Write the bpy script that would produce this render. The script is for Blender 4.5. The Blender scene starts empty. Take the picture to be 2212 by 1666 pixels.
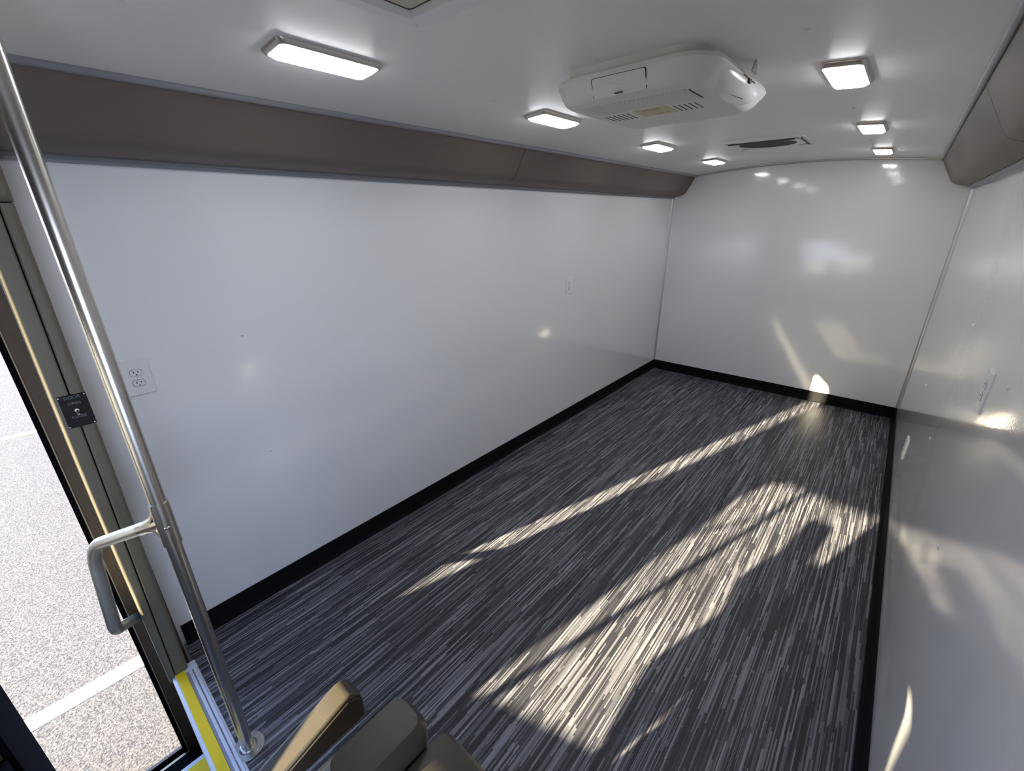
import bpy, bmesh, math, random
from mathutils import Vector, Matrix
random.seed(7)
sc = bpy.context.scene
C = sc.collection
PI = math.pi

# ------------------------------------------------------------------ camera
W, L, YF = 2.3, 4.735, -1.4           # width, back wall y, windshield y
cam_d = bpy.data.cameras.new('camera')
cam_d.sensor_width = 36.0
cam_d.lens = 36.0 * 930.8 / 2212.0
cam_d.clip_start = 0.01
cam = bpy.data.objects.new('camera', cam_d); C.objects.link(cam)
cam.matrix_world = Matrix.Translation((2.0003, -0.2345, 1.745)) @ (
    Matrix.Rotation(0.7164, 4, 'Z') @ Matrix.Rotation(1.1993, 4, 'X') @ Matrix.Rotation(-0.0108, 4, 'Z'))
sc.camera = cam

# ------------------------------------------------------------------ sky, sun, exposure
SUN_DIR = Vector((0.30, 1.0, -0.29)).normalized()
sun_d = bpy.data.lights.new('sun', 'SUN'); sun_d.energy = 46.0; sun_d.angle = 0.0105
sun_d.color = (1.0, 0.83, 0.57)
sun = bpy.data.objects.new('sun', sun_d); C.objects.link(sun)
sun.rotation_euler = SUN_DIR.to_track_quat('-Z', 'Y').to_euler()
sun.location = (-1.5, -6, 6)
wd = bpy.data.worlds.new('sky'); sc.world = wd; wd.use_nodes = True
nt = wd.node_tree; nt.nodes.clear()
tcw = nt.nodes.new('ShaderNodeTexCoord'); sx = nt.nodes.new('ShaderNodeSeparateXYZ')
rmp = nt.nodes.new('ShaderNodeValToRGB'); el = rmp.color_ramp.elements      # clear sky: pale horizon, blue zenith
el[0].position = 0.0; el[0].color = (0.68, 0.76, 0.93, 1); el[1].position = 0.75; el[1].color = (0.26, 0.42, 0.80, 1)
k_ = el.new(0.2); k_.color = (0.50, 0.64, 0.95, 1)
bg = nt.nodes.new('ShaderNodeBackground'); bg.inputs['Strength'].default_value = 5.0
ow = nt.nodes.new('ShaderNodeOutputWorld')
nt.links.new(tcw.outputs['Generated'], sx.inputs[0]); nt.links.new(sx.outputs['Z'], rmp.inputs['Fac'])
nt.links.new(rmp.outputs['Color'], bg.inputs[0]); nt.links.new(bg.outputs[0], ow.inputs[0])
vs = sc.view_settings
vs.view_transform = 'Standard'; vs.look = 'None'; vs.gamma = 1.0; vs.use_curve_mapping = False
vs.exposure = 0.64
sc.cycles.use_denoising = True
sc.cycles.max_bounces = 12; sc.cycles.diffuse_bounces = 8; sc.cycles.glossy_bounces = 6
sc.cycles.transparent_max_bounces = 12
sc.cycles.sample_clamp_indirect = 6.0
LAMP = 16.0                              # emission of the ceiling lenses

# ------------------------------------------------------------------ materials
def srgb(r, g, b):
    f = lambda c: (c / 255 / 12.92) if c <= 10 else ((c / 255 + 0.055) / 1.055) ** 2.4
    return (f(r), f(g), f(b), 1)
def mat(name, col, rough=0.5, metal=0.0, spec=0.5, bump=None, emit=None, coat=0.0, vary=0.0, vscale=40):
    m = bpy.data.materials.new(name); m.use_nodes = True
    n = m.node_tree.nodes; l = m.node_tree.links; p = n['Principled BSDF']
    p.inputs['Base Color'].default_value = col if len(col) == 4 else (*col, 1)
    p.inputs['Roughness'].default_value = rough; p.inputs['Metallic'].default_value = metal
    p.inputs['Specular IOR Level'].default_value = spec
    p.inputs['Coat Weight'].default_value = coat; p.inputs['Coat Roughness'].default_value = 0.035
    tc = n.new('ShaderNodeTexCoord')
    if vary:
        nz = n.new('ShaderNodeTexNoise'); nz.inputs['Scale'].default_value = vscale; nz.inputs['Detail'].default_value = 4
        l.new(tc.outputs['Object'], nz.inputs['Vector'])
        mx = n.new('ShaderNodeMix'); mx.data_type = 'RGBA'
        c = m_col = col
        mx.inputs['A'].default_value = (c[0]*(1-vary), c[1]*(1-vary), c[2]*(1-vary), 1)
        mx.inputs['B'].default_value = (min(1, c[0]*(1+vary)), min(1, c[1]*(1+vary)), min(1, c[2]*(1+vary)), 1)
        l.new(nz.outputs['Fac'], mx.inputs['Factor']); l.new(mx.outputs['Result'], p.inputs['Base Color'])
    if bump:
        prev = None
        for (sc_, st, dist) in bump:
            nz = n.new('ShaderNodeTexNoise'); nz.inputs['Scale'].default_value = sc_; nz.inputs['Detail'].default_value = 2
            l.new(tc.outputs['Object'], nz.inputs['Vector'])
            b = n.new('ShaderNodeBump'); b.inputs['Strength'].default_value = st; b.inputs['Distance'].default_value = dist
            l.new(nz.outputs['Fac'], b.inputs['Height'])
            if prev: l.new(prev.outputs['Normal'], b.inputs['Normal'])
            prev = b
        l.new(prev.outputs['Normal'], p.inputs['Normal']); l.new(prev.outputs['Normal'], p.inputs['Coat Normal'])
    if emit:
        p.inputs['Emission Color'].default_value = (*emit[0], 1); p.inputs['Emission Strength'].default_value = emit[1]
    return m

M = {}
M['wall'] = mat('glossy_white_laminate', (0.83, 0.83, 0.845), 0.19, spec=0.5, coat=0.9, bump=[(1.7, 0.2, 0.012), (110, 0.22, 0.0006)])
M['ceil'] = mat('white_ceiling_panel', (0.86, 0.85, 0.835), 0.38, bump=[(1.6, 0.22, 0.02), (300, 0.08, 0.0004)])
M['vinyl'] = mat('taupe_vinyl', srgb(106, 96, 90), 0.5, bump=[(420, 0.25, 0.0006)], vary=0.05, vscale=300)
M['post'] = mat('grey_vinyl_post', srgb(102, 97, 83), 0.45, bump=[(420, 0.2, 0.0005)], vary=0.05, vscale=300)
M['alu'] = mat('aluminium_trim', (0.62, 0.62, 0.64), 0.32, 1.0)
M['greytrim'] = mat('grey_plastic_trim', srgb(140, 140, 146), 0.35)
M['steel'] = mat('brushed_stainless', (0.66, 0.64, 0.60), 0.27, 1.0)
M['satin'] = mat('satin_stainless', (0.70, 0.68, 0.63), 0.4, 1.0)
M['flange'] = mat('dull_steel_flange', (0.42, 0.41, 0.40), 0.3, 1.0)
M['chrome'] = mat('polished_screw', (0.8, 0.8, 0.8), 0.12, 1.0)
M['black'] = mat('black_rubber_base', (0.006, 0.006, 0.007), 0.75, spec=0.12)
M['blackp'] = mat('black_plastic', (0.009, 0.009, 0.010), 0.45, spec=0.2)
M['rubber'] = mat('black_rubber', (0.006, 0.006, 0.0065), 0.9, spec=0.0)
M['brown'] = mat('brown_jamb_paint', srgb(92, 76, 58), 0.6, vary=0.2, vscale=30)
M['beige'] = mat('beige_seal_edge', srgb(176, 158, 126), 0.5)
M['white'] = mat('white_plastic', (0.80, 0.80, 0.80), 0.3)
M['acwhite'] = mat('off_white_plastic', (0.74, 0.725, 0.69), 0.42, vary=0.03, vscale=8)
M['accap'] = mat('bright_white_plastic', (0.88, 0.88, 0.90), 0.25)
M['dark'] = mat('dark_opening', (0.006, 0.006, 0.006), 0.6)
M['line'] = mat('grey_joint', srgb(70, 68, 66), 0.6)
M['label'] = mat('yellowed_label', srgb(196, 192, 150), 0.5)
M['lidb'] = mat('beige_hatch_lid', srgb(214, 208, 188), 0.5)
M['leather'] = mat('black_leather', (0.042, 0.035, 0.025), 0.34, bump=[(700, 0.3, 0.0006)])
M['dash'] = mat('dark_grey_dash', (0.03, 0.03, 0.032), 0.55)
M['yellow'] = mat('yellow_grip_tread', srgb(236, 206, 28), 0.75, bump=[(900, 0.6, 0.001)], vary=0.12, vscale=500)
M['nosing'] = mat('pale_grey_nosing', srgb(205, 210, 226), 0.32)
M['linew'] = mat('white_line_paint', (0.8, 0.8, 0.78), 0.7)
M['liney'] = mat('yellow_line_paint', srgb(236, 214, 120), 0.7)
M['print'] = mat('grey_print', srgb(120, 120, 128), 0.6)
M['lens'] = mat('lit_lens', (0.9, 0.9, 0.9), 0.3, emit=((0.965, 0.97, 1.0), LAMP))

def grille_mat():
    m = mat('perforated_plastic', (0.74, 0.725, 0.69), 0.5)
    n = m.node_tree.nodes; l = m.node_tree.links; p = n['Principled BSDF']
    tc = n.new('ShaderNodeTexCoord'); mp = n.new('ShaderNodeMapping')
    mp.inputs['Scale'].default_value = (95, 95, 95)
    l.new(tc.outputs['Object'], mp.inputs['Vector'])
    vo = n.new('ShaderNodeTexVoronoi'); vo.inputs['Randomness'].default_value = 0; vo.inputs['Scale'].default_value = 1
    l.new(mp.outputs[0], vo.inputs['Vector'])
    r = n.new('ShaderNodeValToRGB'); r.color_ramp.elements[0].position = 0.22; r.color_ramp.elements[1].position = 0.34
    r.color_ramp.elements[0].color = (0.12, 0.115, 0.105, 1); r.color_ramp.elements[1].color = (0.74, 0.725, 0.69, 1)
    l.new(vo.outputs['Distance'], r.inputs['Fac']); l.new(r.outputs['Color'], p.inputs['Base Color'])
    return m
M['grille'] = grille_mat()

def glass_mat():
    m = bpy.data.materials.new('clear_glass'); m.use_nodes = True
    n = m.node_tree.nodes; l = m.node_tree.links; n.clear()
    o = n.new('ShaderNodeOutputMaterial'); mx = n.new('ShaderNodeMixShader'); t = n.new('ShaderNodeBsdfTransparent')
    t.inputs['Color'].default_value = (0.92, 0.94, 0.93, 1)
    g = n.new('ShaderNodeBsdfGlossy'); g.inputs['Roughness'].default_value = 0.02
    mx.inputs[0].default_value = 0.06
    l.new(t.outputs[0], mx.inputs[1]); l.new(g.outputs[0], mx.inputs[2])
    l.new(mx.outputs[0], o.inputs[0])
    return m
M['glass'] = glass_mat()

def carpet_mat():
    m = mat('striped_floor_covering', (0.1, 0.1, 0.11), 0.42, spec=0.4)
    n = m.node_tree.nodes; l = m.node_tree.links; p = n['Principled BSDF']
    tc = n.new('ShaderNodeTexCoord'); sp = n.new('ShaderNodeSeparateXYZ'); l.new(tc.outputs['Object'], sp.inputs[0])
    def math_(op, a, b=None):
        k = n.new('ShaderNodeMath'); k.operation = op
        for i, v in enumerate((a, b)):
            if v is None: continue
            if isinstance(v, (int, float)): k.inputs[i].default_value = v
            else: l.new(v, k.inputs[i])
        return k.outputs[0]
    def layer(width, length, seed):
        xs = math_('DIVIDE', sp.outputs['X'], width)
        xi = math_('FLOOR', math_('ADD', xs, seed))
        wn = n.new('ShaderNodeTexWhiteNoise'); wn.noise_dimensions = '1D'; l.new(xi, wn.inputs['W'])
        ys = math_('ADD', math_('DIVIDE', sp.outputs['Y'], length), math_('MULTIPLY', wn.outputs['Value'], 17.0))
        yi = math_('FLOOR', ys)
        cb = n.new('ShaderNodeCombineXYZ'); l.new(xi, cb.inputs[0]); l.new(yi, cb.inputs[1]); cb.inputs[2].default_value = seed
        w2 = n.new('ShaderNodeTexWhiteNoise'); w2.noise_dimensions = '3D'; l.new(cb.outputs[0], w2.inputs['Vector'])
        return w2.outputs['Value'], xs
    v1, x1 = layer(0.0062, 0.26, 3.3)
    v2, x2 = layer(0.0046, 0.27, 11.7)
    v3, x3 = layer(0.0031, 0.5, 23.1)
    # fine mottling inside each strip
    nz = n.new('ShaderNodeTexNoise'); nz.inputs['Scale'].default_value = 1.0; nz.inputs['Detail'].default_value = 4
    mp = n.new('ShaderNodeMapping'); mp.inputs['Scale'].default_value = (420, 90, 1)
    l.new(tc.outputs['Object'], mp.inputs['Vector']); l.new(mp.outputs[0], nz.inputs['Vector'])
    v = math_('ADD', v1, math_('MULTIPLY', math_('SUBTRACT', nz.outputs['Fac'], 0.5), 0.35))
    r = n.new('ShaderNodeValToRGB'); e = r.color_ramp.elements
    e[0].position = 0.10; e[0].color = (0.030, 0.030, 0.037, 1)
    e[1].position = 0.95; e[1].color = (0.26, 0.26, 0.295, 1)
    k = e.new(0.30); k.color = (0.07, 0.07, 0.085, 1)
    k = e.new(0.60); k.color = (0.145, 0.145, 0.168, 1)
    l.new(v, r.inputs['Fac'])
    # narrow dark strips woven between the light ones
    d2 = math_('LESS_THAN', v2, 0.27); d3 = math_('LESS_THAN', v3, 0.16)
    mx = n.new('ShaderNodeMix'); mx.data_type = 'RGBA'; mx.inputs['B'].default_value = (0.020, 0.020, 0.027, 1)
    l.new(math_('MULTIPLY', math_('MAXIMUM', d2, d3), 0.92), mx.inputs['Factor']); l.new(r.outputs['Color'], mx.inputs['A'])
    l.new(mx.outputs['Result'], p.inputs['Base Color'])
    b = n.new('ShaderNodeBump'); b.inputs['Strength'].default_value = 0.2; b.inputs['Distance'].default_value = 0.0008
    l.new(math_('SUBTRACT', v, math_('MAXIMUM', d2, d3)), b.inputs['Height']); l.new(b.outputs['Normal'], p.inputs['Normal'])
    return m
M['carpet'] = carpet_mat()

def asphalt_mat():
    m = mat('asphalt', (0.3, 0.3, 0.29), 0.85)
    n = m.node_tree.nodes; l = m.node_tree.links; p = n['Principled BSDF']
    tc = n.new('ShaderNodeTexCoord')
    def noise(s, d):
        k = n.new('ShaderNodeTexNoise'); k.inputs['Scale'].default_value = s; k.inputs['Detail'].default_value = d
        l.new(tc.outputs['Object'], k.inputs['Vector']); return k
    a = noise(110, 5); r = n.new('ShaderNodeValToRGB'); e = r.color_ramp.elements
    e[0].position = 0.36; e[0].color = (0.014, 0.0135, 0.013, 1); e[1].position = 0.66; e[1].color = (0.112, 0.101, 0.088, 1)
    l.new(a.outputs['Fac'], r.inputs['Fac']); l.new(r.outputs['Color'], p.inputs['Base Color'])
    b = n.new('ShaderNodeBump'); b.inputs['Strength'].default_value = 0.5; b.inputs['Distance'].default_value = 0.006
    l.new(a.outputs['Fac'], b.inputs['Height']); l.new(b.outputs['Normal'], p.inputs['Normal'])
    return m
M['asphalt'] = asphalt_mat()

# ------------------------------------------------------------------ helpers
ORIGIN = {}
def org(o): return ORIGIN.get(o.name, Vector((0, 0, 0))) if o else Vector((0, 0, 0))
def tag(o, label=None, cat=None, group=None, kind=None):
    if label: o['label'] = label
    if cat: o['category'] = cat
    if group: o['group'] = group
    if kind: o['kind'] = kind
    return o
def thing(name, label, cat, loc=(0, 0, 0), group=None):
    o = bpy.data.objects.new(name, None); C.objects.link(o); o.location = loc; o.empty_display_size = 0.1
    ORIGIN[o.name] = Vector(loc)
    return tag(o, label, cat, group)
def obj(name, bm, m, parent=None, smooth=False, world=True, label=None):
    """link a bmesh given in world coordinates as one mesh object under parent"""
    me = bpy.data.meshes.new(name)
    if world and parent: bmesh.ops.translate(bm, verts=bm.verts, vec=-org(parent))
    bmesh.ops.recalc_face_normals(bm, faces=bm.faces)
    bm.to_mesh(me); bm.free()
    for f in me.polygons: f.use_smooth = smooth
    me.materials.append(M[m] if isinstance(m, str) else m)
    o = bpy.data.objects.new(name, me); C.objects.link(o)
    if parent: o.parent = parent; ORIGIN[o.name] = org(parent)
    if label: o['label'] = label
    if smooth:
        try: me.set_sharp_from_angle(angle=math.radians(38))
        except Exception: pass
        wn_ = o.modifiers.new('weighted_normal', 'WEIGHTED_NORMAL'); wn_.keep_sharp = True
    return o
def struct(name, bm, m, smooth=False, label=None):
    o = obj(name, bm, m, None, smooth); o['kind'] = 'structure'
    if label: o['label'] = label
    return o
def box(x0, x1, y0, y1, z0, z1, bev=0.0, seg=2, bm=None):
    b = bmesh.new()
    bmesh.ops.create_cube(b, size=1)
    for v in b.verts:
        v.co = Vector(((x0+x1)/2 + v.co.x*(x1-x0), (y0+y1)/2 + v.co.y*(y1-y0), (z0+z1)/2 + v.co.z*(z1-z0)))
    if bev: bmesh.ops.bevel(b, geom=b.edges[:], offset=bev, segments=seg, profile=0.5, affect='EDGES')
    return join(bm, b) if bm else b
def join(bm, b):
    me = bpy.data.meshes.new('t'); b.to_mesh(me); b.free(); bm.from_mesh(me); bpy.data.meshes.remove(me); return bm
def tube(path, r, n=20, bm=None, cap=True):
    bm = bm or bmesh.new(); P = [Vector(p) for p in path]; rings = []
    up = None
    for i, p in enumerate(P):
        d = (P[min(i+1, len(P)-1)] - P[max(i-1, 0)]).normalized()
        if up is None:
            up = d.orthogonal().normalized()
        else:
            up = (up - d*up.dot(d)).normalized()
        s = d.cross(up); rr = r[i] if isinstance(r, (list, tuple)) else r
        rings.append([bm.verts.new(p + (up*math.cos(2*PI*k/n) + s*math.sin(2*PI*k/n))*rr) for k in range(n)])
    for a, b in zip(rings, rings[1:]):
        for k in range(n): bm.faces.new((a[k], a[(k+1) % n], b[(k+1) % n], b[k]))
    if cap: bm.faces.new(rings[0][::-1]); bm.faces.new(rings[-1])
    return bm
def bend(pts, rad, n=8):
    """polyline with rounded corners"""
    P = [Vector(p) for p in pts]; out = [P[0]]
    for i in range(1, len(P)-1):
        a = (P[i-1]-P[i]).normalized(); b = (P[i+1]-P[i]).normalized()
        rr = rad[i-1] if isinstance(rad, (list, tuple)) else rad
        p0 = P[i]+a*rr; p2 = P[i]+b*rr
        for k in range(n+1):
            t = k/n; out.append(p0*(1-t)**2 + P[i]*2*t*(1-t) + p2*t*t)
    out.append(P[-1]); return out
def cyl(p0, p1, r, n=20, r2=None): return tube([p0, p1], [r, r2 if r2 is not None else r], n)
def loft(rings, closed_ring=True, caps=True, bm=None):
    bm = bm or bmesh.new(); R = [[bm.verts.new(p) for p in r] for r in rings]; n = len(R[0])
    for a, b in zip(R, R[1:]):
        for k in range(n if closed_ring else n-1): bm.faces.new((a[k], a[(k+1) % n], b[(k+1) % n], b[k]))
    if caps and closed_ring: bm.faces.new(R[0][::-1]); bm.faces.new(R[-1])
    return bm
def rrect(x0, x1, y0, y1, r, n=5):
    out = []
    for cx, cy, a0 in ((x1-r, y1-r, 0), (x0+r, y1-r, PI/2), (x0+r, y0+r, PI), (x1-r, y0+r, 1.5*PI)):
        for k in range(n+1):
            a = a0 + PI/2*k/n; out.append((cx+r*math.cos(a), cy+r*math.sin(a)))
    return out
def plate(outer, holes, axis, a0, a1):
    """flat panel with holes; 2D coords are the two other axes in order; spans a0..a1 along axis"""
    cu = bpy.data.curves.new('c', 'CURVE'); cu.dimensions = '2D'; cu.fill_mode = 'BOTH'; cu.extrude = abs(a1-a0)/2
    for poly in [outer] + holes:
        s = cu.splines.new('POLY'); s.points.add(len(poly)-1); s.use_cyclic_u = True
        for p, q in zip(s.points, poly): p.co = (q[0], q[1], 0, 1)
    o = bpy.data.objects.new('c', cu); C.objects.link(o)
    dg = bpy.context.evaluated_depsgraph_get(); me = bpy.data.meshes.new_from_object(o.evaluated_get(dg))
    bm = bmesh.new(); bm.from_mesh(me); bpy.data.meshes.remove(me); bpy.data.objects.remove(o); bpy.data.curves.remove(cu)
    bmesh.ops.remove_doubles(bm, verts=bm.verts, dist=1e-5)
    mid = (a0+a1)/2
    for v in bm.verts:
        u, w, t = v.co.x, v.co.y, v.co.z
        v.co = {0: Vector((mid+t, u, w)), 1: Vector((u, mid+t, w)), 2: Vector((u, w, mid+t))}[axis]
    return bm
def text_mesh(body, size, place):
    cu = bpy.data.curves.new('t', 'FONT'); cu.body = body; cu.size = size; cu.align_x = 'CENTER'; cu.align_y = 'CENTER'; cu.extrude = 0.0004
    o = bpy.data.objects.new('t', cu); C.objects.link(o)
    dg = bpy.context.evaluated_depsgraph_get(); me = bpy.data.meshes.new_from_object(o.evaluated_get(dg))
    bm = bmesh.new(); bm.from_mesh(me); bpy.data.meshes.remove(me); bpy.data.objects.remove(o); bpy.data.curves.remove(cu)
    for v in bm.verts: v.co = place(v.co)
    return bm
def copy_tree(o, parent=None):
    c = o.copy(); C.objects.link(c)
    if parent: c.parent = parent
    for ch in list(o.children): copy_tree(ch, c)
    return c
def dome(center, axis, r, h, n=12):
    """low rivet head: rings along axis"""
    c = Vector(center); a = Vector(axis).normalized(); u = a.orthogonal().normalized(); s = a.cross(u)
    bm = bmesh.new(); rings = []
    for t, rr in ((0, 1), (0.35, 0.97), (0.75, 0.7), (1, 0.34), (0.55, 0.24)):
        rings.append([c + a*h*t + (u*math.cos(2*PI*k/n) + s*math.sin(2*PI*k/n))*r*rr for k in range(n)])
    return loft(rings, bm=bm)

def zc(x): return 2.190 - 0.066*(x-1.17)**2       # underside of the arched ceiling

# ------------------------------------------------------------------ setting: floor, walls, ceiling
WX = 0.70                                          # inner end of the step well
FY = -0.163                                        # carpet edge at the well
fl = plate([(0, FY), (WX+0.06, FY), (WX+0.06, YF), (W, YF), (W, L), (0, L)], [], 2, -0.03, 0.0)
struct('floor', fl, 'carpet')

# left wall: white laminate behind the door post
lw = plate([(-0.17, -0.6), (L, -0.6), (L, 2.16), (-0.17, 2.16)], [], 0, -0.05, 0.0)
wall_left = struct('wall_left', lw, 'wall')
rw = plate([(YF, -0.6), (L, -0.6), (L, 2.16), (YF, 2.16)], [rrect(-1.28, -0.34, 0.78, 1.62, 0.06)], 0, W, W+0.05)
wall_right = struct('wall_right', rw, 'wall')
arch = [(x, zc(x)+0.012) for x in [0.0 + W*k/24 for k in range(25)]]
bw = plate([(0, -0.6), (W, -0.6)] + arch[::-1], [], 1, L, L+0.05)
wall_back = struct('wall_back', bw, 'wall')

# entry side in front of the post: door opening and a narrow side window ahead of it
ew = plate([(YF, -0.7), (YF, 2.16), (-0.17, 2.16), (-0.17, -0.7)],
           [[(-0.70, -0.578), (-0.285, -0.578), (-0.285, 1.90), (-0.70, 1.90)],
            rrect(-1.28, -0.76, 0.50, 1.90, 0.05)], 0, -0.05, 0.0)
wall_entry = struct('wall_left_front', ew, 'brown')
obj('window_pane', box(-0.030, -0.025, -1.29, -0.75, 0.49, 1.91), 'glass', wall_entry)

# ceiling, gently arched
bm = bmesh.new(); nx = 28; xs = [0.10 + 2.10*k/nx for k in range(nx+1)]
ys = [YF + (L+0.04-YF)*k/8 for k in range(9)]
lo = [[bm.verts.new((x, y, zc(x))) for x in xs] for y in ys]; hi = [[bm.verts.new((x, y, zc(x)+0.04)) for x in xs] for y in ys]
for j in range(8):
    for i in range(nx):
        bm.faces.new((lo[j][i], lo[j][i+1], lo[j+1][i+1], lo[j+1][i])); bm.faces.new((hi[j][i], hi[j+1][i], hi[j+1][i+1], hi[j][i+1]))
for j in range(8):
    bm.faces.new((lo[j][0], lo[j+1][0], hi[j+1][0], hi[j][0])); bm.faces.new((lo[j][nx], hi[j][nx], hi[j+1][nx], lo[j+1][nx]))
for i in range(nx):
    bm.faces.new((lo[0][i], hi[0][i], hi[0][i+1], lo[0][i+1])); bm.faces.new((lo[8][i], lo[8][i+1], hi[8][i+1], hi[8][i]))
ceiling = struct('ceiling', bm, 'ceil', smooth=True)

# front wall with the windshield opening, outline shaped to give the floor sun patch
ws_open = [(0.60, 0.567), (0.544, 0.556), (0.505, 0.654), (0.476, 0.785), (0.435, 0.924), (0.425, 1.0), (0.400, 1.06), (0.376, 1.13),
           (0.372, 1.20), (0.40, 1.25), (0.48, 1.264), (0.62, 1.25), (1.0, 1.242), (1.56, 1.242), (1.585, 1.20), (1.590, 0.66), (1.56, 0.615), (0.994, 0.602)]
fw = plate([(-0.05, -0.7), (W+0.05, -0.7), (W+0.05, 2.2), (-0.05, 2.2)], [ws_open], 1, YF-0.04, YF)
wall_front = struct('wall_front', fw, 'dash')
obj('windshield', box(0.33, 1.64, YF-0.03, YF-0.024, 0.52, 1.3), 'glass', wall_front)
obj('divider_bar', box(0.573, 0.607, YF-0.05, YF-0.03, 0.53, 1.27), 'rubber', wall_front)
obj('mirror_arm', cyl((0.40, YF-0.06, 0.99), (0.60, YF-0.06, 1.17), 0.009, 10), 'blackp', wall_front)

# baseboards (black cove base)
def base(name, prof, axis, a0, a1, m='black'):
    f = (lambda p, a: (p[0], a, p[1])) if axis == 1 else (lambda p, a: (a, p[0], p[1]))
    return struct(name, loft([[f(p, a0) for p in prof], [f(p, a1) for p in prof]]), m)
cove = [(0, 0), (0.022, 0), (0.012, 0.004), (0.006, 0.014), (0.005, 0.1), (0, 0.102)]
base('baseboard_left', cove, 1, -0.155, L)
base('baseboard_right', [(W-p[0], p[1]) for p in cove], 1, -1.3, L)
base('baseboard_back', [(L-p[0], p[1]) for p in cove], 0, 0.0, W)

# upper cornice: padded vinyl panels with a slanted joint, on both sides
prof = [(0.0, 2.150), (0.226, 2.140), (0.214, 2.112), (0.188, 2.062), (0.158, 2.008), (0.142, 1.980), (0.130, 1.965), (0.112, 1.953),
        (0.088, 1.944), (0.05, 1.936), (0.0, 1.931)]
seam_y = lambda z: 1.955 if z > 1.965 else 1.955 - (1.965-z)/0.034*0.055
for side, wl in ((0, wall_left), (1, wall_right)):
    X = (lambda x: x) if side == 0 else (lambda x: W-x)
    for k in range(2):
        bm = bmesh.new()
        a = [(X(x), YF+0.002 if k == 0 else seam_y(z)+0.003, z) for x, z in prof]
        b = [(X(x), seam_y(z)-0.003 if k == 0 else L, z) for x, z in prof]
        # pillow the edges at the joint slightly
        obj('cornice_panel', loft([a, b], bm=bm), 'vinyl', wl, smooth=True)
    obj('joint_strip', loft([[(X(max(0, x-0.006)), seam_y(z)-0.006, z+0.004) for x, z in prof],
                             [(X(max(0, x-0.006)), seam_y(z)+0.006, z+0.004) for x, z in prof]]), 'line', wl)
    # rail at the ceiling, lip under the panels
    z0 = zc(X(0.224))
    struct('trim_%d' % (1+side*2), tube([(X(0.226), YF, z0-0.006), (X(0.226), L, z0-0.006)], 0.011, 12), 'greytrim', smooth=True)
    struct('trim_%d' % (2+side*2), loft([[(X(p[0]), y, p[1]) for p in ((0, 1.932), (0.03, 1.934), (0.032, 1.929), (0.012, 1.924), (0.010, 1.914), (0, 1.914))] for y in (YF, L)]), 'greytrim')
# back corner strips and the bead along the arch
for i, x in enumerate((0.0, W)):
    s = 1 if x == 0 else -1
    bm = bmesh.new(); z = 0.102
    while z < 1.915:
        z1 = min(z+0.17, 1.918)
        loft([[(x, L, zz), (x+s*0.014, L, zz), (x+s*0.011, L-0.009, zz), (x+s*0.004, L-0.013, zz), (x, L-0.014, zz)] for zz in (z+0.0012, z1)], bm=bm); z = z1
    struct('trim_%d' % (5+i), bm, 'alu')
bm = bmesh.new(); N = 8
for k in range(N):
    pts = []
    for j in range(5):
        x = 0.222 + (2.078-0.222)*(k + 0.004 + 0.992*j/4)/N; pts.append((x, L-0.006, zc(x)-0.005))
    tube(pts, 0.010, 10, bm=bm)
struct('trim_7', bm, 'alu', smooth=True)

# white rivet screws of the wall and ceiling panels
def screw_on(parent, c, axis, r=0.0075):
    o = obj('screw', dome(c, axis, r, 0.0035), 'white', parent, smooth=True)
    obj('screw_hole', dome(Vector(c)+Vector(axis)*0.0018, axis, 0.0016, 0.0006, 8), 'line', o)
for y in (0.352, 1.295, 2.239, 3.184, 4.13):
    for z in (1.299, 0.752): screw_on(wall_left, (0, y, z), (1, 0, 0))
for y in (1.434, 2.36, 3.24, 4.13):
    for z in (1.308, 0.775): screw_on(wall_right, (W, y, z), (-1, 0, 0))
for x, y in ((1.211, 0.609), (0.651, 1.22), (1.699, 1.24), (0.647, 0.089), (1.704, 2.373), (1.19, 1.10), (0.65, 2.37), (1.70, 3.5), (0.65, 3.5)):
    screw_on(ceiling, (x, y, zc(x)), (0, 0, -1), 0.009)

# ------------------------------------------------------------------ outside
gr = struct('ground', box(-40, 6, -25, 40, -0.95, -0.85), 'asphalt')
obj('painted_line', box(-1.105, -0.992, -6, 8, -0.849, -0.8465), 'linew', gr, label='white painted parking line')
obj('painted_line', box(-6.26, -6.13, -9, 9, -0.849, -0.8465), 'liney', gr, label='yellow painted parking line')

# ------------------------------------------------------------------ door opening
door = struct('door_1', box(-0.33, -0.012, -0.735, -0.697, -0.56, 1.87, 0.004), 'rubber', label='black outward opened entry door leaf')
fr = bmesh.new()
box(-0.035, 0.004, -0.302, -0.2865, -0.578, 1.9, bm=fr)
box(-0.035, 0.004, -0.70, -0.2865, -0.640, -0.578, bm=fr)
box(-0.035, 0.004, -0.712, -0.69, -0.6, 1.9, bm=fr)
trim8 = struct('trim_8', fr, 'rubber')
fb = bmesh.new(); box(0.0, 0.006, -0.2868, -0.2835, -0.578, 1.9, bm=fb); box(0.0, 0.012, -0.70, -0.2835, -0.583, -0.576, bm=fb)
struct('trim_9', fb, 'beige')
fj = bmesh.new(); box(0.0, 0.003, -0.2835, -0.17, -0.578, 1.9, bm=fj)
struct('trim_10', fj, 'brown')

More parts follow.
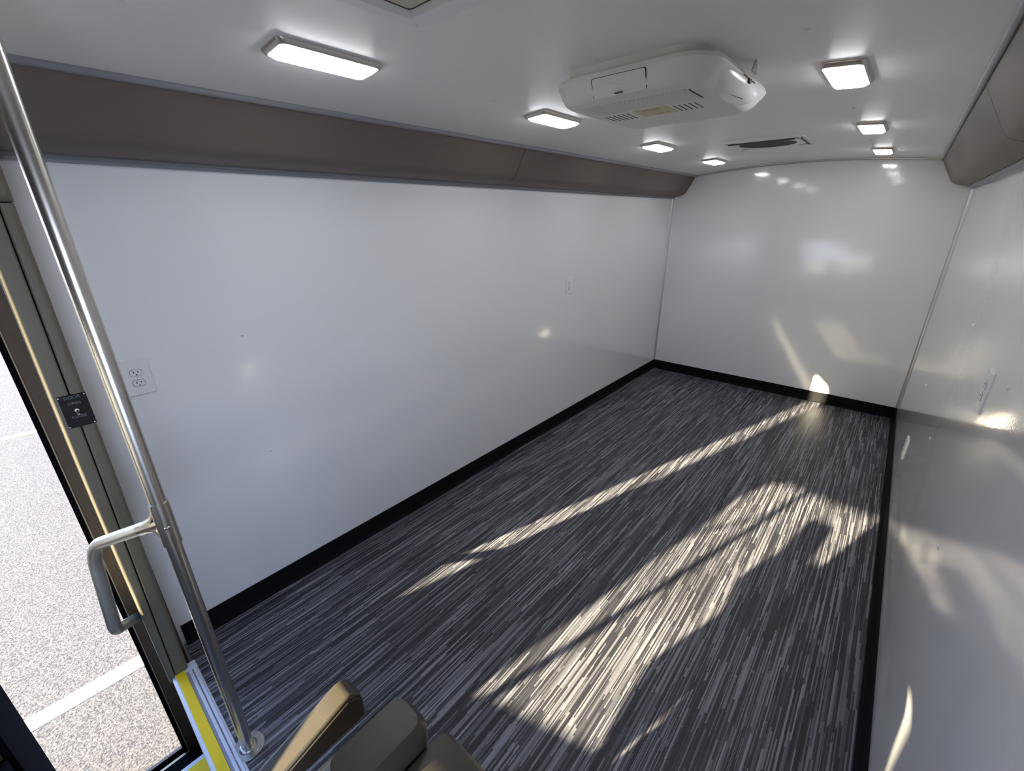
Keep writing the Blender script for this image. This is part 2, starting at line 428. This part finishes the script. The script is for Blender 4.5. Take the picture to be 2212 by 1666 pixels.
# entry steps
st = thing('entry_steps', 'dark entry steps with yellow grip strips below the open doorway', 'steps', (0.35, -0.5, -0.6))
obj('lower_tread', box(0.005, 0.34, -0.70, -0.2365, -0.64, -0.579), 'rubber', st)
obj('riser', box(0.335, 0.36, -0.70, -0.2365, -0.60, -0.30), 'rubber', st)
obj('upper_tread', box(0.345, WX, -0.70, -0.2365, -0.33, -0.293), 'rubber', st)
obj('riser', box(WX, WX+0.03, -0.70, -0.27, -0.33, -0.03), 'rubber', st)
obj('side_panel', box(0.003, WX+0.06, -0.2355, -0.20, -0.64, -0.031), 'brown', st)
obj('front_panel', box(0.003, WX+0.06, -0.735, -0.705, -0.64, -0.03), 'rubber', st)
ns = obj('nosing', box(0.312, 0.50, -0.70, -0.2368, -0.2925, -0.286, 0.002), 'nosing', st)
obj('grip_strip', box(0.333, 0.40, -0.70, -0.2375, -0.2855, -0.283), 'yellow', ns, label='yellow grip strip on the lower step edge')
obj('nosing_rib', box(0.415, 0.43, -0.70, -0.2375, -0.2855, -0.282), 'nosing', ns)
obj('nosing_rib', box(0.445, 0.46, -0.70, -0.2375, -0.2855, -0.282), 'nosing', ns)

# edge nosing at floor level beside the well
ed = thing('floor_nosing', 'pale grey floor nosing with yellow grip strip beside the step well', 'nosing', (0.45, -0.2, 0.0))
obj('edge_profile', loft([[(x, -0.156, 0.0005), (x, -0.158, 0.004), (x, -0.232, 0.004), (x, -0.240, 0.001), (x, -0.243, -0.010), (x, -0.243, -0.05), (x, -0.236, -0.05), (x, -0.236, -0.0295), (x, -0.156, -0.0295)]
                          for x in (0.120, WX+0.16)]), 'nosing', ed)
obj('grip_strip', box(0.140, WX+0.16, -0.2295, -0.1985, 0.004, 0.0062), 'yellow', ed, label='wide yellow grip strip')
obj('groove', box(0.165, WX+0.16, -0.198, -0.1885, 0.0036, 0.0043), 'greytrim', ed)
obj('profile_rib', box(0.165, WX+0.16, -0.188, -0.1775, 0.0035, 0.0085, 0.0015), 'nosing', ed)
obj('groove', box(0.165, WX+0.16, -0.1772, -0.1735, 0.0036, 0.0043), 'greytrim', ed)
obj('profile_rib', box(0.165, WX+0.16, -0.1732, -0.1640, 0.0035, 0.0075, 0.0015), 'nosing', ed)
obj('screw', dome((0.172, -0.158, 0.004), (0, 0, 1), 0.003, 0.0015), 'steel', ed, smooth=True)

# grey padded door post: two half covers with a joint
dp = thing('door_post_cover', 'grey padded door post cover left of the stainless pole', 'post cover', (0.08, -0.2, 0.0))
def post(y_in, y_out, rad_in, rad_out, z0, z1, x1, name, m='post'):
    rings = []
    for t in [k/10 for k in range(11)]:
        z = z0 + (z1-z0)*t; yi, yo = y_in(z), y_out(z); ri, ro = rad_in, rad_out
        sh = 0.012*(1-min(1, (z-z0)/0.02)) if t < 1 else 0
        r = [(0.003, yi, z)]
        for k in range(6):
            a = PI/2*k/5; r.append((x1-ri + ri*math.sin(a) - sh, yi - ri + ri*math.cos(a), z))
        for k in range(6):
            a = PI/2*k/5; r.append((x1-ro + ro*math.cos(a) - sh, yo + ro - ro*math.sin(a), z))
        r.append((0.003, yo, z)); rings.append(r)
    return obj(name, loft(rings), m, dp, smooth=True)
rear = lambda z: -0.184 + 0.027*min(1, max(0, z)/1.8)
seam = lambda z: -0.230 + 0.042*min(1, max(0, z)/1.8)
outr = lambda z: -0.252 + 0.006*math.sin(max(0, z)/1.8*PI)*-1 + 0.014*min(1, max(0, z)/1.8)
post(rear, lambda z: seam(z)+0.0012, 0.012, 0.006, 0.004, 1.795, 0.160, 'rear_cover')
post(lambda z: seam(z)-0.0012, lambda z: min(outr(z), seam(z)-0.02), 0.005, 0.014, -0.02, 1.795, 0.160, 'front_cover')
post(lambda z: -0.155, lambda z: -0.245, 0.012, 0.02, 1.799, 1.913, 0.160, 'top_cap')

# door switch
sw = thing('door_switch', 'black door switch plate with toggle on the grey door post', 'switch', (0.162, -0.198, 1.195))
pl = [(-0.231, 1.248), (-0.166, 1.248), (-0.166, 1.144), (-0.231, 1.144)]
plt = obj('plate', box(0.1595, 0.1640, -0.2315, -0.1655, 1.143, 1.249, 0.0012), 'blackp', sw)
def pl_at(cy, cz): return lambda v: Vector((0.1641 + v.z, cy + v.x, cz + v.y))
obj('door_lettering', text_mesh('DOOR', 0.0125, pl_at(-0.1985, 1.2405)), 'print', sw)
obj('open_lettering', text_mesh('OPEN', 0.0115, pl_at(-0.1985, 1.221)), 'print', sw)
obj('close_lettering', text_mesh('CLOSE', 0.0115, pl_at(-0.1985, 1.177)), 'print', sw)
obj('toggle_collar', cyl((0.164, -0.1985, 1.1985), (0.168, -0.1985, 1.1985), 0.0055, 12), 'steel', sw, smooth=True)
obj('toggle_lever', tube([(0.166, -0.1985, 1.1985), (0.178, -0.1985, 1.195), (0.186, -0.1985, 1.190)], [0.0025, 0.003, 0.0036], 10), 'chrome', sw, smooth=True)
for y in (-0.2275, -0.1695):
    for z in (1.1475, 1.2445):
        obj('screw', dome((0.164, y, z), (1, 0, 0), 0.0026, 0.0012, 8), 'steel', sw, smooth=True)

# ------------------------------------------------------------------ stainless pole with inclined handrail
gp = thing('grab_pole', 'stainless steel grab pole with handrail rising from floor by the steps', 'pole', (0.65, -0.13, 0.0))
PX, PY = 0.650, -0.131
R = 0.019
obj('pole', tube([(PX, PY, 0.004), (PX, PY, zc(PX))], R, 28), 'steel', gp, smooth=True)
fl_ = obj('flange', loft([[(PX + r*math.cos(2*PI*k/28), PY + r*math.sin(2*PI*k/28), z) for k in range(28)] for r, z in ((0.051, 0.0005), (0.051, 0.0025), (0.049, 0.0042), (0.029, 0.005), (0.0245, 0.012), (0.0195, 0.014))]), 'flange', gp, smooth=True)
for k in range(3):
    a = 2*PI*k/3 + 0.5
    obj('flange_screw', dome((PX+0.040*math.cos(a), PY+0.040*math.sin(a), 0.0045), (0, 0, 1), 0.0045, 0.003), 'steel', fl_, smooth=True)
TEE = Vector((PX, PY, 0.985))
P2 = Vector((0.25, -0.292, 0.777)); P3 = Vector((0.25, -0.321, 0.431)); P4 = Vector((0.03, -0.262, 0.275))
obj('handrail', tube(bend([TEE, P2, P3, P4], [0.085, 0.03], 10), 0.0185, 24), 'satin', gp, smooth=True)
d = (P2-TEE).normalized()
bm = tube([TEE + Vector((0, 0, z)) for z in (-0.075, 0.06)], 0.0225, 28)
# flared branch of the fitting
tube([TEE + d*t for t in (0.0, 0.03, 0.045, 0.06, 0.085, 0.125)], [0.0225, 0.0225, 0.0222, 0.0212, 0.0205, 0.0205], 28, bm=bm)
g1 = [TEE + Vector((0, 0, 0.055)), TEE + Vector((0, 0, 0.025)) + d*0.012, TEE + d*0.06]
tube(bend([TEE+Vector((0, 0, 0.06)), TEE+Vector((0, 0, 0.012))+d*0.014, TEE+d*0.09], 0.04, 6), 0.0205, 20, bm=bm)
tube(bend([TEE+Vector((0, 0, -0.075)), TEE+Vector((0, 0, -0.012))+d*0.014, TEE+d*0.09], 0.04, 6), 0.0205, 20, bm=bm)
tee = obj('tee_fitting', bm, 'steel', gp, smooth=True)
view = (Vector((2.0, -0.2345, 1.745)) - TEE)
sd = Vector((-d.y, d.x, 0)).normalized(); sd = -sd if sd.y < 0 else sd
for c in (TEE + Vector((0.0225*0.8, 0.0225*-0.1, -0.012)), TEE + d*0.095 + Vector((0.0165, 0.0, 0.0130))):
    ax = Vector((0.85, -0.1, 0.45))
    obj('fitting_screw', dome(c, ax, 0.0085, 0.006, 14), 'chrome', tee, smooth=True)

# ------------------------------------------------------------------ power outlets
def outlet(label, x, y, z, s):
    """duplex outlet on the wall plane x, facing s"""
    o = thing('power_outlet', label, 'outlet', (x, y, z), 'white duplex outlets on the side walls')
    bm = bmesh.new()
    r0 = rrect(y-0.0445, y+0.0445, z-0.0665, z+0.0665, 0.003, 3); r1 = rrect(y-0.0405, y+0.0405, z-0.0625, z+0.0625, 0.003, 3)
    pl_ = loft([[(x, a, b) for a, b in r0], [(x+s*0.0025, a, b) for a, b in r0], [(x+s*0.0062, a, b) for a, b in r1]], bm=bm)
    obj('cover_plate', bm, 'white', o)
    for dz in (0.0195, -0.0195):
        ring = []; 
        for k in range(28):
            a = 2*PI*k/28; yy = max(-0.0172, min(0.0172, 0.0172*math.cos(a)*1.0)); zz = max(-0.0118, min(0.0118, 0.0165*math.sin(a))); ring.append((yy, zz))
        bm = loft([[(x+s*0.0055, y+a*1.07, z+dz+b*1.09) for a, b in ring], [(x+s*0.0064, y+a*1.07, z+dz+b*1.09) for a, b in ring]])
        obj('gap', bm, 'line', o)
        bm = loft([[(x+s*0.0055, y+a, z+dz+b) for a, b in ring], [(x+s*0.0078, y+a, z+dz+b) for a, b in ring], [(x+s*0.0084, y+a*0.95, z+dz+b*0.95) for a, b in ring]])
        rc = obj('receptacle', bm, 'white', o, smooth=True)
        for dy, h in ((-0.0063, 0.0038), (0.0063, 0.003)):
            obj('slot', box(x+s*0.008 if s > 0 else x-0.0088, x+0.0088 if s > 0 else x-0.008, y+dy-0.0014, y+dy+0.0014, z+dz+0.0035-h, z+dz+0.0035+h), 'dark', rc)
        g = rrect(y-0.0026, y+0.0026, z+dz-0.0095, z+dz-0.005, 0.002, 3)
        obj('ground_hole', loft([[(x+s*0.008, a, b) for a, b in g], [(x+s*0.0088, a, b) for a, b in g]]), 'dark', rc)
    obj('plate_screw', dome((x+s*0.0062, y, z), (s, 0, 0), 0.0028, 0.0012, 8), 'white', o, smooth=True)
    return o
outlet('white duplex outlet on the left wall right beside the stainless pole', 0.0, -0.016, 1.216, 1)
outlet('small white duplex outlet on the left wall far from the pole', 0.0, 2.788, 1.220, 1)
outlet('white duplex outlet high on the right wall seen edge on', W, 1.665, 1.228, -1)
outlet('white duplex outlet low on the right wall near the back corner', W, 3.13, 0.392, -1)

# ------------------------------------------------------------------ ceiling lights
def make_light():
    o = thing('ceiling_light', 'ceiling light', 'light', (0, 0, 0), 'lit rectangular ceiling lights')
    w, h = 0.061, 0.155
    def ring(f, r, z): return [(a, b, z) for a, b in rrect(-w*f[0], w*f[0], -h*f[1], h*f[1], r, 6)]
    bz = loft([ring((1, 1), 0.02, 0.0), ring((1, 1), 0.02, -0.004), ring((0.93, 0.965), 0.019, -0.012), ring((0.86, 0.93), 0.018, -0.014), ring((0.82, 0.915), 0.017, -0.012), ring((0.82, 0.915), 0.017, -0.004)], caps=False)
    obj('bezel', bz, 'chromeb', o, smooth=True)
    ln = loft([ring((0.82, 0.915), 0.017, -0.004), ring((0.80, 0.905), 0.017, -0.015), ring((0.70, 0.86), 0.017, -0.021), ring((0.45, 0.75), 0.012, -0.023)])
    obj('lens', ln, 'lens', o, smooth=True)
    return o
M['chromeb'] = mat('satin_bezel', (0.60, 0.57, 0.54), 0.28, 0.7)
lights = [(0.645, 0.535, 'long lit ceiling light nearest the doorway, largest in the left row'),
          (0.645, 1.640, 'second lit ceiling light of the left row, left of the air conditioner'),
          (0.645, 2.800, 'third lit ceiling light of the left row, below the air conditioner in view'),
          (0.645, 3.920, 'last lit ceiling light of the left row, nearest the back wall'),
          (1.740, 1.720, 'squarish lit ceiling light nearest in the right row, right of the air conditioner'),
          (1.740, 2.930, 'middle lit ceiling light of the right row, behind the nearest one'),
          (1.740, 4.100, 'last lit ceiling light of the right row, nearest the back wall')]
proto = make_light()
for i, (x, y, lab) in enumerate(lights):
    o = proto if i == 0 else copy_tree(proto)
    o.location = (x, y, zc(x)); o.rotation_euler = (0, math.atan(2*0.066*(x-1.17)), 0); o['label'] = lab

# ------------------------------------------------------------------ air conditioner
ac = thing('air_conditioner', 'white low air conditioner unit on the ceiling between the lights', 'air conditioner', (1.25, 1.45, 2.187))
def acring(x0, x1, y0, y1, r, z, bulge=0.0):
    out = []
    for a, b in rrect(x0, x1, y0, y1, r, 7): 
        t = max(0.0, 1-((b-(y0+y1)/2)/((y1-y0)/2))**2)
        out.append((a + (bulge*t if a > (x0+x1)/2 else 0), b, z))
    return out
AX0, AX1, AY0, AY1 = 0.975, 1.505, 1.135, 1.80
body = loft([acring(AX0+0.03, AX1-0.03, AY0+0.03, AY1-0.03, 0.09, 2.20), acring(AX0+0.03, AX1-0.03, AY0+0.03, AY1-0.03, 0.09, 2.168),
             acring(AX0+0.006, AX1-0.004, AY0+0.004, AY1-0.006, 0.10, 2.160, 0.012), acring(AX0, AX1, AY0, AY1, 0.10, 2.148, 0.014), acring(AX0+0.004, AX1-0.004, AY0+0.003, AY1-0.006, 0.10, 2.138, 0.014),
             acring(AX0+0.012, AX1-0.014, AY0+0.007, AY1-0.02, 0.09, 2.125, 0.012), acring(AX0+0.022, AX1-0.024, AY0+0.013, AY1-0.045, 0.08, 2.106, 0.008),
             acring(AX0+0.034, AX1-0.036, AY0+0.022, AY1-0.075, 0.07, 2.094), acring(AX0+0.048, AX1-0.05, AY0+0.036, AY1-0.105, 0.06, 2.087), acring(AX0+0.07, AX1-0.075, AY0+0.06, AY1-0.14, 0.05, 2.085)])
obj('housing', body, 'acwhite', ac, smooth=True)
# access panel on the front face
def front_panel(x0, x1, z0, z1, off):
    r = rrect(x0, x1, z0, z1, 0.006, 4)
    yf = lambda z: AY0 + 0.0005 + max(0, 2.139-z)*0.36 + max(0, 2.106-z)*0.5
    return loft([[(a, yf(b)+0.006, b) for a, b in r], [(a, yf(b)-off, b) for a, b in r]])
obj('panel_gap', front_panel(1.147, 1.328, 2.0935, 2.1435, 0.0012), 'line', ac)
obj('access_panel', front_panel(1.150, 1.325, 2.0920, 2.1415, 0.0022), 'acwhite', ac)
obj('panel_notch', box(1.225, 1.25, AY0+0.010, AY0+0.020, 2.0955, 2.0975), 'line', ac)
zb = 2.0848
g = rrect(1.060, 1.425, 1.205, 1.335, 0.015, 4)
obj('grille', loft([[(a, b, zb+0.004) for a, b in g], [(a, b, zb-0.0012) for a, b in g]]), 'grille', ac)
obj('grille_edge', box(1.428, 1.4305, 1.215, 1.330, zb-0.0015, zb+0.003), 'line', ac)
for x0, n_ in ((1.062, 6), (1.316, 5)):
    for k in range(n_):
        x = x0 + k*0.0172
        b = box(-0.0016, 0.0016, -0.047, 0.047, zb-0.0008, zb+0.004)
        bmesh.ops.rotate(b, verts=b.verts, cent=(0, 0, 0), matrix=Matrix.Rotation(0.04, 3, 'Z'))
        bmesh.ops.translate(b, verts=b.verts, vec=(x, 1.425, 0))
        obj('vent_slot', b, 'line', ac)
lb = obj('label_plate', box(1.178, 1.300, 1.360, 1.470, zb-0.001, zb+0.003), 'label', ac, label='yellowed label plate')
for x, y, w_ in ((1.22, 1.44, 0.004), (1.245, 1.445, 0.012), (1.275, 1.44, 0.004), (1.24, 1.378, 0.03)):
    obj('label_mark', box(x-w_, x+w_, y-0.0015, y+0.0015, zb-0.0014, zb), 'line', lb)
# bulging white side cover on the right end
def sell(cx, cy, cz, rx, ry, rz, bm=None):
    rings = []
    for i in range(9):
        ph = PI/2*i/8; s = math.sin(ph)**0.75 if i else 0.02; c = math.cos(ph)
        ring = []
        for k in range(36):
            a = 2*PI*k/36; ca, sa = math.cos(a), math.sin(a)
            e = 0.62
            ring.append((cx + rx*s*math.copysign(abs(ca)**e, ca), cy + ry*s*math.copysign(abs(sa)**e, sa), cz - rz*c))
        rings.append(ring)
    return loft(rings, bm=bm)
cap = sell(1.455, 1.455, 2.135, 0.064, 0.215, 0.046)
obj('side_cover', cap, 'accap', ac, smooth=True)
obj('cover_joint', tube([(1.497, 1.50, 2.097), (1.488, 1.40, 2.094), (1.504, 1.36, 2.113), (1.518, 1.37, 2.137)], 0.0012, 6), 'line', ac)
obj('drain_opening', sell(1.521, 1.46, 2.139, 0.004, 0.016, 0.012), 'dark', ac)
obj('rim_joint', box(1.519, 1.5215, 1.39, 1.52, 2.1385, 2.1405), 'line', ac)
ms = bmesh.new()
loft([[(1.533, 1.415, 2.150), (1.533, 1.465, 2.150), (1.535, 1.445, zc(1.535)+0.002), (1.535, 1.435, zc(1.535)+0.002)], [(1.536, 1.415, 2.150), (1.536, 1.465, 2.150), (1.538, 1.445, zc(1.535)+0.002), (1.538, 1.435, zc(1.535)+0.002)]], bm=ms)
obj('mounting_tab', ms, 'greytrim', ac)

# ------------------------------------------------------------------ rear roof vent
rv = thing('roof_vent', 'square white roof vent with dark round opening near the back wall', 'vent', (1.19, 3.29, 2.19))
zv = lambda x: zc(x)
zp = 2.176
vx0, vx1, vy0, vy1 = 0.965, 1.412, 3.085, 3.495
circ = [(1.175 + 0.168*math.cos(2*PI*k/40), 3.285 + 0.172*math.sin(2*PI*k/40)) for k in range(40)]
tris = []
for sx in (-1, 1):
    for sy in (-1, 1):
        cx, cy = 1.185+sx*0.160, 3.285+sy*0.150; k_ = 1.5
        tris.append([(cx+sx*a_*k_, cy+sy*b_*k_) for a_, b_ in ((0.022, 0.022), (-0.024, 0.022), (-0.010, 0.010), (0.010, -0.010), (0.022, -0.024))])
pf = plate(rrect(vx0, vx1, vy0, vy1, 0.015, 3), [circ] + tris, 2, zp-0.0018, zp+0.0018)
obj('frame', pf, 'white', rv)
obj('inner_panel', box(vx0+0.01, vx1-0.01, vy0+0.01, vy1-0.01, 2.1795, 2.1835), 'dark', rv)
obj('gap', box(vx0+0.02, vx1-0.05, vy0+0.022, vy0+0.026, zp-0.010, zp-0.001), 'line', rv)
obj('gap', box(vx1-0.024, vx1-0.020, vy0+0.04, vy1-0.05, zp-0.008, zp-0.001), 'line', rv)
for x, y in ((1.40, 3.475), (0.978, 3.475), (1.40, 3.098), (0.978, 3.098)):
    obj('screw', dome((x, y, zp-0.0018), (0, 0, -1), 0.006, 0.003, 8), 'line', rv, smooth=True)
obj('skirt', plate(rrect(vx0+0.004, vx1-0.004, vy0+0.004, vy1-0.004, 0.015, 3), [rrect(vx0+0.012, vx1-0.012, vy0+0.012, vy1-0.012, 0.012, 3)], 2, zp+0.0015, 2.19), 'white', rv)

# ------------------------------------------------------------------ roof hatch above the front
rh = thing('roof_hatch', 'white framed roof hatch with beige lid at the top edge', 'hatch', (1.3, 0.29, 2.187))
hz = 2.166
fo = rrect(1.002, 1.62, -0.03, 0.586, 0.035, 6); fi = rrect(1.036, 1.586, 0.004, 0.536, 0.010, 4)
obj('frame', plate(fo, [fi], 2, hz, hz+0.026), 'white', rh)
obj('lid', box(1.034, 1.588, 0.002, 0.538, hz+0.0175, hz+0.0225), 'lidb', rh)
obj('lid_gap', plate(rrect(1.0365, 1.5855, 0.0045, 0.5355, 0.010, 4), [rrect(1.0395, 1.5825, 0.0075, 0.5325, 0.010, 4)], 2, hz+0.0165, hz+0.0178), 'line', rh)
for x, y in ((1.024, 0.562), (1.60, 0.562), (1.024, -0.01), (1.60, -0.01)):
    s_ = obj('screw', dome((x, y, hz), (0, 0, -1), 0.006, 0.0025, 10), 'white', rh, smooth=True)
    obj('screw_hole', dome((x, y, hz-0.0016), (0, 0, -1), 0.002, 0.0006, 8), 'line', s_)

# ------------------------------------------------------------------ driver seat
ds = thing('driver_chair', 'black leather driver chair with padded armrest at the bottom of the view', 'chair', (1.70, -0.22, 0.0))
def cushion(rings): return loft(rings)
def srect(x0, x1, y0, y1, r, z, n=5): return [(a, b, z) for a, b in rrect(x0, x1, y0, y1, r, n)]
# backrest: leaning slab with a rounded top
def back_slab(xa, xb, ztop, left_slope, er, cr=0.03, dy=0.0):
    br = []
    for t in [k/14 for k in range(15)]:
        z = 0.44 + (ztop-0.44)*t; lean = 0.10*t
        top = max(0.0, (t-0.82)/0.18); q = math.sqrt(max(0.0, 1-top**2.2))
        x0 = xa + left_slope*max(0.0, (t-0.35)/0.65)**1.3 + er*(1-q); x1 = xb - er*(1-q)
        yc = -0.115 + lean + dy; hy = 0.092*(0.72 + 0.28*q)
        br.append(srect(x0, x1, yc-hy-0.02, yc+hy, min(cr, hy*0.6, (x1-x0)*0.3), z - (0.004 if t == 1 else 0), 5))
    return cushion(br)
bk = obj('backrest', back_slab(1.5385, 1.96, 0.824, 0.0, 0.004, 0.012, 0.026), 'leather', ds, smooth=True)
obj('side_bolster', back_slab(1.405, 1.5375, 0.872, 0.030, 0.014, 0.03, -0.004), 'leather', ds, smooth=True)
cu = []
for z, ins in ((0.30, 0.01), (0.32, 0.0), (0.42, 0.0), (0.455, 0.012), (0.475, 0.04)): cu.append(srect(1.41+ins, 1.98-ins, -0.66+ins, -0.10-ins*0.2, 0.05, z))
obj('cushion', cushion(cu), 'leather', ds, smooth=True)
pb = bmesh.new(); box(1.415, 1.92, -0.60, -0.12, 0.12, 0.30, 0.02, bm=pb); box(1.385, 1.94, -0.62, -0.08, 0.001, 0.16, 0.015, bm=pb)
obj('pedestal', pb, 'dash', ds)
# armrest: tapering slab along y
ar = []
pts = [(0.035, 0.668, 0.728), (0.030, 0.661, 0.742), (0.018, 0.659, 0.752), (0.0, 0.658, 0.7555), (-0.05, 0.658, 0.738), (-0.17, 0.650, 0.697), (-0.30, 0.625, 0.655), (-0.37, 0.600, 0.630), (-0.385, 0.603, 0.622)]
for y, z0, z1 in pts:
    tip = 0.010 if y in (0.035, -0.385) else 0.0
    r = [(a, y, b) for a, b in rrect(1.2445+tip*0.3, 1.3015-tip*0.3, z0, z1, min(0.009, (z1-z0)/2.2), 4)]
    ar.append(r)
am = obj('armrest', loft(ar), 'leather', ds, smooth=True)
obj('piping', tube([(1.3005, 0.033, 0.715), (1.3015, 0.02, 0.738), (1.3018, 0.0, 0.744), (1.3018, -0.05, 0.727), (1.3018, -0.17, 0.686), (1.3018, -0.30, 0.645)], 0.0028, 8), 'leather', am, smooth=True)
obj('armrest_bracket', box(1.302, 1.42, -0.33, -0.28, 0.40, 0.63, 0.008), 'dash', ds)

# ------------------------------------------------------------------ cab: dashboard, wheel, added sun blockers (ahead of the camera position)
db = thing('dashboard', 'dark grey dashboard below the windshield', 'dashboard', (1.3, -1.25, 0.0))
obj('dash_body', loft([[(x, -1.399, 0.02), (x, -1.399, 0.55), (x, -1.36, 0.55), (x, -1.20, 0.49), (x, -1.12, 0.42), (x, -1.14, 0.30), (x, -1.28, 0.02)] for x in (0.80, 2.28)]), 'dash', db)
obj('gauge_cluster', box(1.52, 1.95, -1.28, -1.17, 0.46, 0.53, 0.02), 'blackp', db)
sg = thing('steering_wheel', 'black steering wheel in front of the dark dashboard', 'steering wheel', (1.72, -0.98, 0.62))
wc = Vector((1.72, -0.98, 0.60)); wn = Vector((0, 0.55, 0.83)).normalized(); wu = Vector((1, 0, 0)); wv = wn.cross(wu)
obj('rim', tube([wc + (wu*math.cos(2*PI*k/40) + wv*math.sin(2*PI*k/40))*0.18 for k in range(41)], 0.014, 12, cap=False), 'leather', sg, smooth=True)
obj('hub', cyl(wc-wn*0.03, wc+wn*0.012, 0.055, 24), 'blackp', sg, smooth=True)
for a in (0.3, PI-0.3, -PI/2):
    obj('spoke', cyl(wc, wc + (wu*math.cos(a) + wv*math.sin(a))*0.178, 0.011, 10), 'blackp', sg, smooth=True)
obj('column', cyl(wc-wn*0.02, Vector((1.72, -1.11, 0.44)), 0.03, 16), 'blackp', sg, smooth=True)
# added unseen sun blocker: x-z outline traced back from the floor shadow
sil = [(1.41, 0.10), (1.406, .217), (1.37, .218), (1.32, .263), (1.283, .300), (1.285, .367), (1.298, .433), (1.264, .471), (1.222, .509), (1.216, .548),
       (1.234, .615), (1.204, .683), (1.194, .735), (1.208, .758), (1.235, .755), (1.262, .725), (1.31, .668), (1.341, .623), (1.42, .622), (1.44, .56), (1.44, 0.10)]
yc = -0.78
co = thing('sun_blocker', 'dark unseen sun blocker added beside the driver seat', 'sun blocker', (1.1, yc, 0.0))
obj('blocker_body', plate([(x + 0.3*yc, z - 0.29*yc) for x, z in sil], [], 1, yc-0.04, yc+0.04), 'dash', co)
obj('blocker_stand', box(1.02, 1.20, yc-0.06, yc+0.06, 0.001, 0.34, 0.01), 'dash', co)

vi = thing('visor_blocker', 'grey visor shaped sun blocker added at the top of the windshield', 'sun visor', (1.39, YF+0.03, 1.25))  # unseen visor, added to limit the sunlit strip on the chair top
obj('visor_blocker_pad', box(1.225, 1.56, YF+0.012, YF+0.030, 1.02, 1.252, 0.006), 'vinyl', vi)
obj('visor_blocker_rod', cyl((1.225, YF+0.02, 1.262), (1.60, YF+0.02, 1.262), 0.006, 10), 'greytrim', vi)
mi = thing('mirror_blocker', 'small black mirror shaped sun blocker added inside the windshield', 'mirror', (1.075, YF+0.05, 1.17))  # unseen mirror, added to keep sun off the chair's side bolster
obj('mirror_blocker_housing', box(1.025, 1.125, YF+0.030, YF+0.055, 1.10, 1.232, 0.008), 'blackp', mi)
obj('mirror_blocker_glass', box(1.032, 1.118, YF+0.0545, YF+0.0565, 1.108, 1.224), 'chrome', mi)
obj('stem', cyl((1.075, YF+0.002, 1.25), (1.075, YF+0.036, 1.20), 0.007, 10), 'blackp', mi)
